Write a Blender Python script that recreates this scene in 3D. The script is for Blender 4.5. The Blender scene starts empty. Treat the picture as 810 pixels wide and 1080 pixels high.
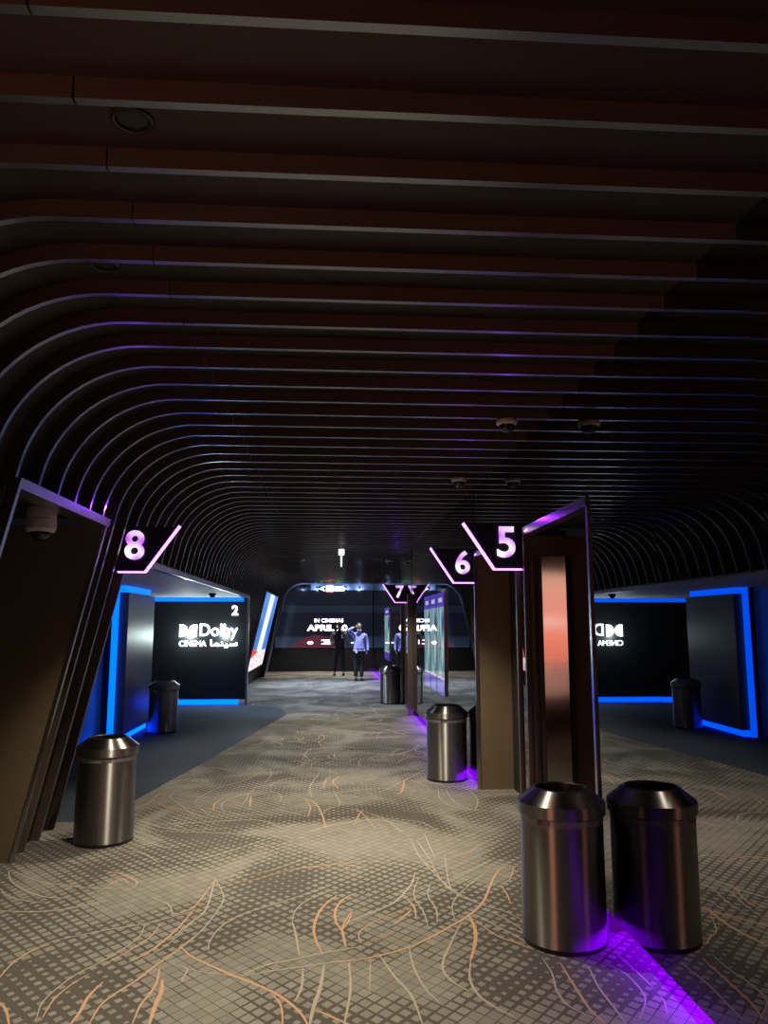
import bpy, bmesh, math, random
from mathutils import Vector, Matrix
R = math.radians
scene = bpy.context.scene
C = scene.collection

# ------------------------------------------------------------------ camera
F_PX, W_PX, H_PX = 811.0, 810.0, 1080.0
YAW, PITCH, CAM_H = 3.909, 8.278, 1.65
cd = bpy.data.cameras.new('camera'); cam = bpy.data.objects.new('camera', cd); C.objects.link(cam)
cd.sensor_fit = 'VERTICAL'; cd.sensor_height = 36.0; cd.lens = F_PX / H_PX * 36.0
cd.clip_start = 0.02; cd.clip_end = 200
cam.location = (0, 0, CAM_H); cam.rotation_euler = (R(90 + PITCH), 0, R(-YAW))
scene.camera = cam
# ------------------------------------------------------------------ world, exposure
w = bpy.data.worlds.new('world'); scene.world = w; w.use_nodes = True
bg = w.node_tree.nodes['Background']; bg.inputs[0].default_value = (0.30, 0.33, 0.45, 1); bg.inputs[1].default_value = 0.012
scene.view_settings.view_transform = 'Standard'; scene.view_settings.look = 'None'
scene.view_settings.gamma = 1; scene.view_settings.use_curve_mapping = False
scene.view_settings.exposure = 0.0
# ------------------------------------------------------------------ downlights (lamps in the ceiling deck)
CEIL = 3.06; DECK = 3.125
WARM = (1.0, 0.87, 0.66); NEUT = (1.0, 0.93, 0.80); COOL = (0.66, 0.79, 1.0)
DOWNLIGHTS = [  # x, y, power, colour, cone
    (-0.60, 2.13, 60, WARM, 82), (-0.95, 3.10, 130, WARM, 82), (-0.85, 4.97, 330, WARM, 82), (0.35, 4.65, 150, WARM, 82),
    (-0.60, 7.18, 300, WARM, 86), (0.75, 6.87, 360, WARM, 84),
    (-0.2, 10.35, 400, NEUT, 92), (0.5, 13.5, 380, NEUT, 92), (-0.4, 16.65, 480, COOL, 94),
    (-0.3, 20.45, 700, COOL, 96), (0.4, 22.3, 700, COOL, 96), (-1.0, 26.2, 420, NEUT, 80), (0.7, 26.2, 420, NEUT, 80)]

# ------------------------------------------------------------------ materials
MATS = {}
def mat(name, col=(0.5, 0.5, 0.5), rough=0.5, metal=0.0, emit=None, es=0.0, spec=0.5, noise=None, bump=None, aniso=0.0, alpha=1.0):
    m = bpy.data.materials.new(name); m.use_nodes = True; MATS[name] = m
    nt = m.node_tree; p = nt.nodes['Principled BSDF']
    p.inputs['Base Color'].default_value = (*col, 1); p.inputs['Roughness'].default_value = rough
    p.inputs['Metallic'].default_value = metal; p.inputs['Specular IOR Level'].default_value = spec
    p.inputs['Alpha'].default_value = alpha
    if aniso: p.inputs['Anisotropic'].default_value = aniso
    if emit:
        p.inputs['Emission Color'].default_value = (*emit, 1); p.inputs['Emission Strength'].default_value = es
    if noise or bump:
        tc = nt.nodes.new('ShaderNodeTexCoord'); mp = nt.nodes.new('ShaderNodeMapping')
        nt.links.new(tc.outputs['Object'], mp.inputs['Vector'])
        nz = nt.nodes.new('ShaderNodeTexNoise'); nz.inputs['Detail'].default_value = 4
        nt.links.new(mp.outputs['Vector'], nz.inputs['Vector'])
        if noise:
            col2, sc, stretch = noise
            mp.inputs['Scale'].default_value = stretch; nz.inputs['Scale'].default_value = sc
            mx = nt.nodes.new('ShaderNodeMix'); mx.data_type = 'RGBA'
            mx.inputs['A'].default_value = (*col, 1); mx.inputs['B'].default_value = (*col2, 1)
            nt.links.new(nz.outputs['Fac'], mx.inputs['Factor']); nt.links.new(mx.outputs['Result'], p.inputs['Base Color'])
        if bump:
            b = nt.nodes.new('ShaderNodeBump'); b.inputs['Strength'].default_value = bump[1]; b.inputs['Distance'].default_value = 0.002
            if not noise: nz.inputs['Scale'].default_value = bump[0]
            nt.links.new(nz.outputs['Fac'], b.inputs['Height']); nt.links.new(b.outputs['Normal'], p.inputs['Normal'])
    return m

def emis(name, col, s):
    return mat(name, tuple(min(1, 0.2 * c) for c in col), 0.5, emit=col, es=s)

mat('slat', (0.085, 0.063, 0.048), 0.32, spec=0.4, noise=((0.11, 0.082, 0.062), 3.0, (0.6, 8, 8)))
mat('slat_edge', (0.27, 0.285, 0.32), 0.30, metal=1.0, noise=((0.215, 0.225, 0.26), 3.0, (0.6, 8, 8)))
mat('deck', (0.026, 0.023, 0.020), 0.5, spec=0.3, noise=((0.042, 0.034, 0.029), 2.0, (1, 1, 1)))
mat('wall_dark', (0.012, 0.012, 0.014), 0.55, noise=((0.020, 0.019, 0.021), 3.0, (1, 1, 1)))
mat('wall_black', (0.004, 0.004, 0.006), 0.45)
mat('bronze', (0.20, 0.148, 0.090), 0.42, metal=0.3, noise=((0.24, 0.178, 0.110), 1.5, (6, 6, 0.6)))
mat('bronze_dark', (0.125, 0.092, 0.076), 0.4, metal=0.4, noise=((0.165, 0.122, 0.100), 2, (6, 6, 0.6)))
mat('trim_metal', (0.55, 0.53, 0.56), 0.28, metal=1.0, noise=((0.42, 0.40, 0.44), 2, (1, 1, 6)))
mat('steel', (0.40, 0.38, 0.365), 0.40, metal=1.0, aniso=1.0, noise=((0.30, 0.285, 0.27), 30, (1, 1, 0.02)))
def brushed(m):
    nt = m.node_tree; t_ = nt.nodes.new('ShaderNodeTangent'); t_.direction_type = 'RADIAL'; t_.axis = 'Z'
    nt.links.new(t_.outputs[0], nt.nodes['Principled BSDF'].inputs['Tangent']); nt.nodes['Principled BSDF'].inputs['Anisotropic Rotation'].default_value = 0.25
brushed(MATS['steel'])
mat('black', (0.012, 0.012, 0.013), 0.35)
mat('black_gloss', (0.008, 0.008, 0.01), 0.06)
mat('bag', (0.55, 0.55, 0.58), 0.25, alpha=0.25)
mat('cam_white', (0.72, 0.68, 0.66), 0.4)
mat('mirror', (0.24, 0.24, 0.26), 0.0, metal=1.0)
mat('copper', (0.20, 0.185, 0.185), 0.09, metal=1.0, noise=((0.165, 0.15, 0.15), 3, (0.3, 0.3, 9)))
mat('wall_satin', (0.17, 0.195, 0.21), 0.34, metal=0.35, noise=((0.21, 0.235, 0.25), 2, (6, 6, 0.5)))
mat('soffit', (0.50, 0.51, 0.52), 0.6)
mat('wall_logo', (0.010, 0.011, 0.014), 0.35)
mat('fascia', (0.24, 0.30, 0.42), 0.4, metal=0.3)
mat('plain_carpet', (0.040, 0.050, 0.066), 0.95, spec=0.1, noise=((0.058, 0.070, 0.088), 60, (1, 1, 1)), bump=(300, 0.3))
emis('led_purple', (0.22, 0.0, 1.0), 46)
emis('led_purple_sign', (0.60, 0.20, 1.0), 4)
emis('led_purple_lamp', (0.26, 0.01, 1.0), 14)
emis('led_blue', (0.0, 0.095, 1.0), 2.8)
emis('led_blue_floor', (0.0, 0.032, 1.0), 11.0)
emis('letter_white', (0.88, 1.0, 0.97), 6)
emis('text_white', (1.0, 0.97, 0.96), 3.2)
emis('sign_green', (0.45, 1.0, 0.72), 9)
emis('sign_red', (1.0, 0.30, 0.36), 9)
emis('pend_green', (0.55, 1.0, 0.75), 2.2)
emis('pend_white', (1.0, 0.97, 0.85), 2.5)

# ---- numerals: lit acrylic, white to violet
def mat_number():
    m = mat('number_lit', (0.2, 0.1, 0.2), 0.5); nt = m.node_tree; p = nt.nodes['Principled BSDF']
    tc = nt.nodes.new('ShaderNodeTexCoord'); sp = nt.nodes.new('ShaderNodeTexNoise')
    sp.inputs['Scale'].default_value = 7.0; sp.inputs['Detail'].default_value = 0
    nt.links.new(tc.outputs['Object'], sp.inputs['Vector'])
    cr = nt.nodes.new('ShaderNodeValToRGB'); e = cr.color_ramp.elements
    e[0].position = 0.40; e[0].color = (0.50, 0.10, 0.95, 1); e[1].position = 0.66; e[1].color = (1.0, 0.88, 1.0, 1)
    nt.links.new(sp.outputs['Fac'], cr.inputs['Fac']); nt.links.new(cr.outputs['Color'], p.inputs['Emission Color'])
    p.inputs['Emission Strength'].default_value = 1.25
mat_number()

# ---- generic math graph helper
class G:
    def __init__(s, m): s.nt = m.node_tree
    def n(s, t): return s.nt.nodes.new(t)
    def m(s, op, a, b=None, c=None):
        x = s.n('ShaderNodeMath'); x.operation = op
        for i, v in enumerate((a, b, c)):
            if v is None: continue
            if isinstance(v, (int, float)): x.inputs[i].default_value = v
            else: s.nt.links.new(v, x.inputs[i])
        return x.outputs[0]
    def mix(s, f, a, b):
        x = s.n('ShaderNodeMix'); x.data_type = 'RGBA'
        for k, v in (('Factor', f), ('A', a), ('B', b)):
            if isinstance(v, tuple): x.inputs[k].default_value = (*v, 1)
            elif isinstance(v, (int, float)): x.inputs[k].default_value = v
            else: s.nt.links.new(v, x.inputs[k])
        return x.outputs['Result']
    def noise(s, vec, sc, det=2.0, dist=0.0):
        x = s.n('ShaderNodeTexNoise'); x.inputs['Scale'].default_value = sc; x.inputs['Detail'].default_value = det
        x.inputs['Distortion'].default_value = dist; s.nt.links.new(vec, x.inputs['Vector']); return x.outputs['Fac']
    def ramp(s, f, *stops):
        x = s.n('ShaderNodeValToRGB'); e = x.color_ramp.elements
        while len(e) < len(stops): e.new(0.5)
        for q, (p, c) in zip(e, stops): q.position = p; q.color = (*c, 1)
        s.nt.links.new(f, x.inputs['Fac']); return x.outputs['Color']
    def xyz(s, vec):
        x = s.n('ShaderNodeSeparateXYZ'); s.nt.links.new(vec, x.inputs[0]); return x.outputs
    def comb(s, x, y, z=0.0):
        k = s.n('ShaderNodeCombineXYZ')
        for i, v in enumerate((x, y, z)):
            if isinstance(v, (int, float)): k.inputs[i].default_value = v
            else: s.nt.links.new(v, k.inputs[i])
        return k.outputs[0]

def mat_carpet():
    m = mat('carpet', (0.1, 0.1, 0.1), 0.95, spec=0.1); g = G(m); p = m.node_tree.nodes['Principled BSDF']
    tc = g.n('ShaderNodeTexCoord'); X, Y, Z = g.xyz(tc.outputs['Object'])
    pit = 0.062
    u = g.m('MULTIPLY', g.m('ADD', X, g.m('MULTIPLY', Y, 0.86)), 0.74 / pit)
    v = g.m('MULTIPLY', g.m('SUBTRACT', X, g.m('MULTIPLY', Y, 0.86)), 0.74 / pit)
    fu, fv = g.m('FLOOR', u), g.m('FLOOR', v)
    du = g.m('ABSOLUTE', g.m('SUBTRACT', g.m('FRACT', u), 0.5)); dv = g.m('ABSOLUTE', g.m('SUBTRACT', g.m('FRACT', v), 0.5))
    d = g.m('MAXIMUM', du, dv)
    cell = g.comb(g.m('MULTIPLY', fu, pit), g.m('MULTIPLY', fv, pit))
    n1 = g.noise(cell, 0.95, 2.5, 1.1)
    size = g.m('MULTIPLY_ADD', n1, 1.60, -0.47)          # half side of each woven square
    size = g.m('MINIMUM', g.m('MAXIMUM', size, 0.07), 0.468)
    msk = g.m('LESS_THAN', d, size)
    cn = g.n('ShaderNodeTexWhiteNoise'); m.node_tree.links.new(cell, cn.inputs['Vector'])
    lite = g.mix(cn.outputs['Value'], (0.255, 0.245, 0.210), (0.325, 0.310, 0.265))
    big = g.noise(tc.outputs['Object'], 0.8, 2.0)
    dark = g.mix(big, (0.066, 0.061, 0.053), (0.120, 0.111, 0.094))
    c = g.mix(g.m('MULTIPLY', msk, 0.85), dark, lite)
    fine = g.noise(tc.outputs['Object'], 260, 2.0)
    c = g.mix(g.m('MULTIPLY', fine, 0.55), c, (0.06, 0.055, 0.05))
    m.node_tree.links.new(c, p.inputs['Base Color'])
    b = g.n('ShaderNodeBump'); b.inputs['Strength'].default_value = 0.35; b.inputs['Distance'].default_value = 0.003
    m.node_tree.links.new(fine, b.inputs['Height']); m.node_tree.links.new(b.outputs['Normal'], p.inputs['Normal'])
mat_carpet()
mat('yarn_beige', (0.43, 0.385, 0.31), 0.95, spec=0.1, noise=((0.28, 0.25, 0.20), 40, (1, 1, 1)))
mat('yarn_orange', (0.55, 0.315, 0.19), 0.95, spec=0.1, noise=((0.36, 0.25, 0.17), 25, (1, 1, 1)))

def mat_poster(name, kind):
    m = mat(name, (0.02, 0.02, 0.02), 0.12); g = G(m); p = m.node_tree.nodes['Principled BSDF']; lk = m.node_tree.links
    tc = g.n('ShaderNodeTexCoord'); U, V, _ = g.xyz(tc.outputs['UV'])
    if kind == 'sunset':
        n = g.noise(g.comb(g.m('MULTIPLY', U, 1.2), g.m('MULTIPLY', V, 7)), 2.2, 3, 0.4)
        f = g.m('ADD', V, g.m('MULTIPLY_ADD', n, 0.16, -0.08))
        c = g.ramp(f, (0.0, (0.30, 0.15, 0.11)), (0.24, (0.36, 0.17, 0.13)), (0.28, (0.70, 0.20, 0.13)), (0.46, (0.92, 0.24, 0.15)), (0.57, (0.90, 0.30, 0.22)), (0.61, (1.0, 0.66, 0.55)), (0.65, (0.88, 0.28, 0.20)), (0.85, (0.80, 0.36, 0.25)), (1.0, (0.70, 0.42, 0.28)))
        s = 5.2
    elif kind == 'beam':
        line = g.m('ABSOLUTE', g.m('SUBTRACT', U, g.m('MULTIPLY_ADD', V, 0.10, 0.44)))
        n = g.noise(g.comb(g.m('MULTIPLY', U, 3), V), 3, 3, 0.5)
        sky = g.ramp(g.m('ADD', V, g.m('MULTIPLY_ADD', n, 0.5, -0.25)), (0.0, (0.08, 0.20, 0.55)), (0.5, (0.035, 0.12, 0.45)), (1.0, (0.10, 0.22, 0.55)))
        c = g.mix(g.ramp(line, (0.10, (1, 1, 1)), (0.21, (0, 0, 0))), sky, (0.72, 0.93, 1.0))
        low = g.m('LESS_THAN', V, g.m('MULTIPLY_ADD', n, 0.12, 0.16))
        band = g.ramp(g.noise(g.comb(g.m('MULTIPLY', U, 5), g.m('MULTIPLY', V, 3)), 4, 2), (0.42, (0.95, 0.92, 0.95)), (0.55, (0.85, 0.20, 0.25)), (0.66, (0.95, 0.9, 0.95)))
        c = g.mix(low, c, band)
        red = g.m('MULTIPLY', g.m('LESS_THAN', g.m('ABSOLUTE', g.m('SUBTRACT', V, 0.225)), g.m('MULTIPLY', g.m('SUBTRACT', 0.42, U), 0.14)), 1.0)
        c = g.mix(red, c, (0.85, 0.05, 0.05)); s = 1.5
    elif kind == 'screen':
        n = g.noise(g.comb(g.m('MULTIPLY', U, 6), g.m('MULTIPLY', V, 1.6)), 2.2, 3, 0.6)
        c = g.ramp(n, (0.34, (0.02, 0.06, 0.16)), (0.47, (0.10, 0.28, 0.50)), (0.56, (0.45, 0.75, 0.62)), (0.66, (0.75, 0.88, 0.90)), (0.78, (0.10, 0.16, 0.40)))
        hd = g.m('GREATER_THAN', V, 0.855); ft = g.m('LESS_THAN', V, 0.155)
        c = g.mix(g.m('MAXIMUM', hd, ft), c, (0.11, 0.06, 0.62))
        lt = g.m('MULTIPLY', g.m('LESS_THAN', g.m('ABSOLUTE', g.m('SUBTRACT', V, 0.925)), 0.022), g.m('LESS_THAN', g.m('ABSOLUTE', g.m('SUBTRACT', U, 0.5)), 0.26))
        ed = g.m('LESS_THAN', g.m('ABSOLUTE', g.m('SUBTRACT', V, 0.16)), 0.012)
        c = g.mix(g.m('MAXIMUM', lt, ed), c, (0.75, 0.75, 1.0)); s = 0.6
        p.inputs['Metallic'].default_value = 1; p.inputs['Base Color'].default_value = (0.4, 0.4, 0.42, 1); p.inputs['Roughness'].default_value = 0
    elif kind == 'display':
        hill = g.m('SUBTRACT', 0.215, g.m('MULTIPLY', g.m('POWER', g.m('ABSOLUTE', g.m('SUBTRACT', U, 0.43)), 2.0), 2.6))
        n = g.noise(g.comb(g.m('MULTIPLY', U, 3), V), 3, 3)
        hm = g.m('LESS_THAN', V, hill)
        base = g.ramp(V, (0.0, (0.030, 0.055, 0.10)), (0.17, (0.026, 0.046, 0.085)), (0.20, (0.012, 0.014, 0.025)), (0.60, (0.010, 0.012, 0.022)), (0.62, (0.016, 0.026, 0.044)), (0.725, (0.020, 0.032, 0.052)), (0.74, (0.012, 0.014, 0.022)))
        c = g.mix(hm, base, g.mix(n, (0.10, 0.02, 0.045), (0.18, 0.045, 0.075))); s = 0.7; p.inputs['Base Color'].default_value = (0.004, 0.004, 0.005, 1)
    lk.new(c, p.inputs['Emission Color']); p.inputs['Emission Strength'].default_value = s
for n_, k_ in (('poster_sunset', 'sunset'), ('poster_beam', 'beam'), ('screen_art', 'screen'), ('display_art', 'display')): mat_poster(n_, k_)

# ------------------------------------------------------------------ mesh helpers
class MB:
    def __init__(s): s.v = []; s.f = []
    def box(s, x0, x1, y0, y1, z0, z1):
        b = len(s.v); s.v += [(x, y, z) for z in (z0, z1) for y in (y0, y1) for x in (x0, x1)]
        s.f += [tuple(b + i for i in q) for q in ((0, 2, 3, 1), (4, 5, 7, 6), (0, 1, 5, 4), (2, 6, 7, 3), (0, 4, 6, 2), (1, 3, 7, 5))]
        return s
    def prism(s, pts, axis, a, b):
        """polygon pts in the two other axes, extruded along axis from a to b"""
        def P(p, t):
            return {'y': (p[0], t, p[1]), 'x': (t, p[0], p[1]), 'z': (p[0], p[1], t)}[axis]
        k = len(s.v); n = len(pts)
        s.v += [P(p, a) for p in pts] + [P(p, b) for p in pts]
        s.f.append(tuple(k + i for i in range(n))[::-1]); s.f.append(tuple(k + n + i for i in range(n)))
        for i in range(n):
            j = (i + 1) % n; s.f.append((k + i, k + j, k + n + j, k + n + i))
        return s
    def strip(s, inner, outer, y0, y1):
        """closed bar following a profile of (x, z) points"""
        k = len(s.v); n = len(inner)
        for p, q in zip(inner, outer):
            s.v += [(p[0], y0, p[1]), (p[0], y1, p[1]), (q[0], y1, q[1]), (q[0], y0, q[1])]
        for i in range(n - 1):
            a = k + 4 * i; b = a + 4
            for e in range(4): s.f.append((a + e, a + (e + 1) % 4, b + (e + 1) % 4, b + e))
        s.f.append((k, k + 3, k + 2, k + 1)); e = k + 4 * (n - 1); s.f.append((e, e + 1, e + 2, e + 3))
        return s
    def lathe(s, prof, seg=40, closed=False, at=(0, 0, 0)):
        k = len(s.v); n = len(prof)
        for i in range(seg):
            a = 2 * math.pi * i / seg
            s.v += [(at[0] + r * math.cos(a), at[1] + r * math.sin(a), at[2] + z) for r, z in prof]
        for i in range(seg):
            j = (i + 1) % seg
            for q in range(n - 1 + (1 if closed else 0)):
                q2 = (q + 1) % n
                s.f.append((k + i * n + q, k + j * n + q, k + j * n + q2, k + i * n + q2))
        return s
    def tube(s, a, b, r, seg=10):
        a, b = Vector(a), Vector(b); d = (b - a).normalized()
        x = d.orthogonal().normalized(); y = d.cross(x); k = len(s.v)
        for p in (a, b):
            s.v += [tuple(p + r * (math.cos(2 * math.pi * i / seg) * x + math.sin(2 * math.pi * i / seg) * y)) for i in range(seg)]
        for i in range(seg):
            j = (i + 1) % seg; s.f.append((k + i, k + j, k + seg + j, k + seg + i))
        s.f.append(tuple(k + i for i in range(seg))[::-1]); s.f.append(tuple(k + seg + i for i in range(seg)))
        return s
    def mesh(s, name, m):
        me = bpy.data.meshes.new(name); me.from_pydata(s.v, [], s.f)
        bm = bmesh.new(); bm.from_mesh(me); bmesh.ops.recalc_face_normals(bm, faces=bm.faces); bm.to_mesh(me); bm.free()
        if m: me.materials.append(MATS[m])
        return me
    def build(s, name, m, parent=None, smooth=False, bevel=0.0):
        me = s.mesh(name, m); return link(name, me, parent, smooth, bevel)

def link(name, me, parent=None, smooth=False, bevel=0.0):
    o = bpy.data.objects.new(name, me); C.objects.link(o)
    if parent: o.parent = parent
    if smooth:
        me.polygons.foreach_set('use_smooth', [True] * len(me.polygons))
        me.set_sharp_from_angle(angle=R(28))
    if bevel:
        b = o.modifiers.new('bevel', 'BEVEL'); b.width = bevel; b.segments = 2; b.limit_method = 'ANGLE'
    return o
def tag(o, label=None, cat=None, group=None, kind=None):
    for k, v in (('label', label), ('category', cat), ('group', group), ('kind', kind)):
        if v: o[k] = v
    return o
def struct(o, label=None):
    return tag(o, label=label, kind='structure', cat=None)
def thing(name, label, cat, loc=(0, 0, 0), rz=0.0, group=None):
    o = bpy.data.objects.new(name, None); o.empty_display_size = 0.1; C.objects.link(o)
    o.location = loc; o.rotation_euler = (0, 0, rz); return tag(o, label, cat, group)
def copy_tree(o, parent=None):
    c = o.copy(); C.objects.link(c); c.parent = parent
    for ch in list(o.children): copy_tree(ch, c)
    return c
def text_mesh(txt, size, ext, bold=0.0, m='text_white', width=None, height=None):
    """letters in the xz plane facing -y, centred on the origin, as one mesh"""
    cu = bpy.data.curves.new('text', 'FONT'); cu.body = txt; cu.size = size; cu.extrude = ext; cu.offset = bold
    cu.align_x = 'CENTER'; cu.resolution_u = 4
    o = bpy.data.objects.new('text', cu); C.objects.link(o); bpy.context.view_layer.update()
    me = bpy.data.meshes.new_from_object(o.evaluated_get(bpy.context.evaluated_depsgraph_get()))
    bpy.data.objects.remove(o); bpy.data.curves.remove(cu)
    me.transform(Matrix.Rotation(R(90), 4, 'X'))
    xs = [v.co.x for v in me.vertices]; zs = [v.co.z for v in me.vertices]
    cx, cz = (min(xs) + max(xs)) / 2, (min(zs) + max(zs)) / 2
    sx = width / (max(xs) - min(xs)) if width else 1.0; sz = height / (max(zs) - min(zs)) if height else 1.0
    if width and not height: sz = sx
    if height and not width: sx = sz
    for v in me.vertices: v.co = ((v.co.x - cx) * sx, v.co.y, (v.co.z - cz) * sz)
    me.materials.clear(); me.materials.append(MATS[m]); return me
def panel_uv(name, m, p00, p10, p11, p01, thick, parent=None, sides='black'):
    """a flat panel with UVs on the front and real thickness behind it (corners: bottom left, bottom right, top right, top left)"""
    P = [Vector(p) for p in (p00, p10, p11, p01)]; n = (P[1] - P[0]).cross(P[3] - P[0]).normalized()
    v = [tuple(p) for p in P] + [tuple(p - n * thick) for p in P]
    f = [(0, 1, 2, 3), (7, 6, 5, 4), (1, 0, 4, 5), (2, 1, 5, 6), (3, 2, 6, 7), (0, 3, 7, 4)]
    me = bpy.data.meshes.new(name); me.from_pydata(v, [], f); uv = me.uv_layers.new(name='UVMap')
    for i, c in enumerate(((0, 0), (1, 0), (1, 1), (0, 1))): uv.data[i].uv = c
    me.materials.append(MATS[m]); me.materials.append(MATS[sides])
    for i in range(1, 6): me.polygons[i].material_index = 1
    return link(name, me, parent)

# ------------------------------------------------------------------ floor
FY0, FY1 = -6.0, 27.6
floor = struct(MB().box(-5.2, 3.2, FY0, 32.0, -0.08, 0.0).build('floor', 'carpet'))
inlay = MB().prism([(-4.9, 6.95), (-2.02, 6.95), (-1.85, 7.61), (-1.471, 9.99), (-0.80, 14.6), (-0.95, 15.6), (-1.70, 16.40), (-4.9, 16.40)], 'z', 0.0, 0.003).build('plain_carpet_inlay', 'plain_carpet', floor)
inlay['label'] = 'plain dark blue-grey carpet at the recessed entrance'

# woven swirl lines of the carpet
PS, PT = math.sin(R(YAW)), math.cos(R(YAW)); TS, TC = math.sin(R(PITCH)), math.cos(R(PITCH))
fw = Vector((PS * TC, PT * TC, TS)); rt = Vector((PT, -PS, 0)); upv = rt.cross(fw)
def floor_at(x, y):
    d = fw + rt * ((x - 405) / F_PX) - upv * ((y - 540) / F_PX); t = -CAM_H / d.z
    return Vector((d.x * t, d.y * t))
def spline(p, n=10):
    q = [p[0] * 2 - p[1]] + list(p) + [p[-1] * 2 - p[-2]]; out = []
    for i in range(1, len(q) - 2):
        a, b, c, d = q[i - 1:i + 3]
        for k in range(n):
            t = k / n
            out.append(0.5 * ((2 * b) + (c - a) * t + (2 * a - 5 * b + 4 * c - d) * t * t + (3 * b - a - 3 * c + d) * t ** 3))
    return out + [p[-1]]
yb, yo = MB(), MB()
NZ = [0]
def stroke(pts, wmm, col, n=8):
    NZ[0] += 1; z = 0.0008 + (NZ[0] % 97) * 0.00002
    p = spline([Vector(q) for q in pts], n); mb = yo if col == 'o' else yb; k = len(mb.v); N = len(p)
    for i, q in enumerate(p):
        t = (p[min(i + 1, N - 1)] - p[max(i - 1, 0)]); t = t.normalized() if t.length > 1e-6 else Vector((1, 0))
        nrm = Vector((-t.y, t.x)); s = i / (N - 1); hw = 0.0005 * wmm * (0.35 + 0.65 * math.sin(math.pi * min(1, max(0, s))) ** 0.6)
        for e in (-1, 1):
            r = q + nrm * hw * e; mb.v.append((min(r.x, 1.49), r.y, z))
    for i in range(N - 1): mb.f.append((k + 2 * i, k + 2 * i + 1, k + 2 * i + 3, k + 2 * i + 2))
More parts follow.
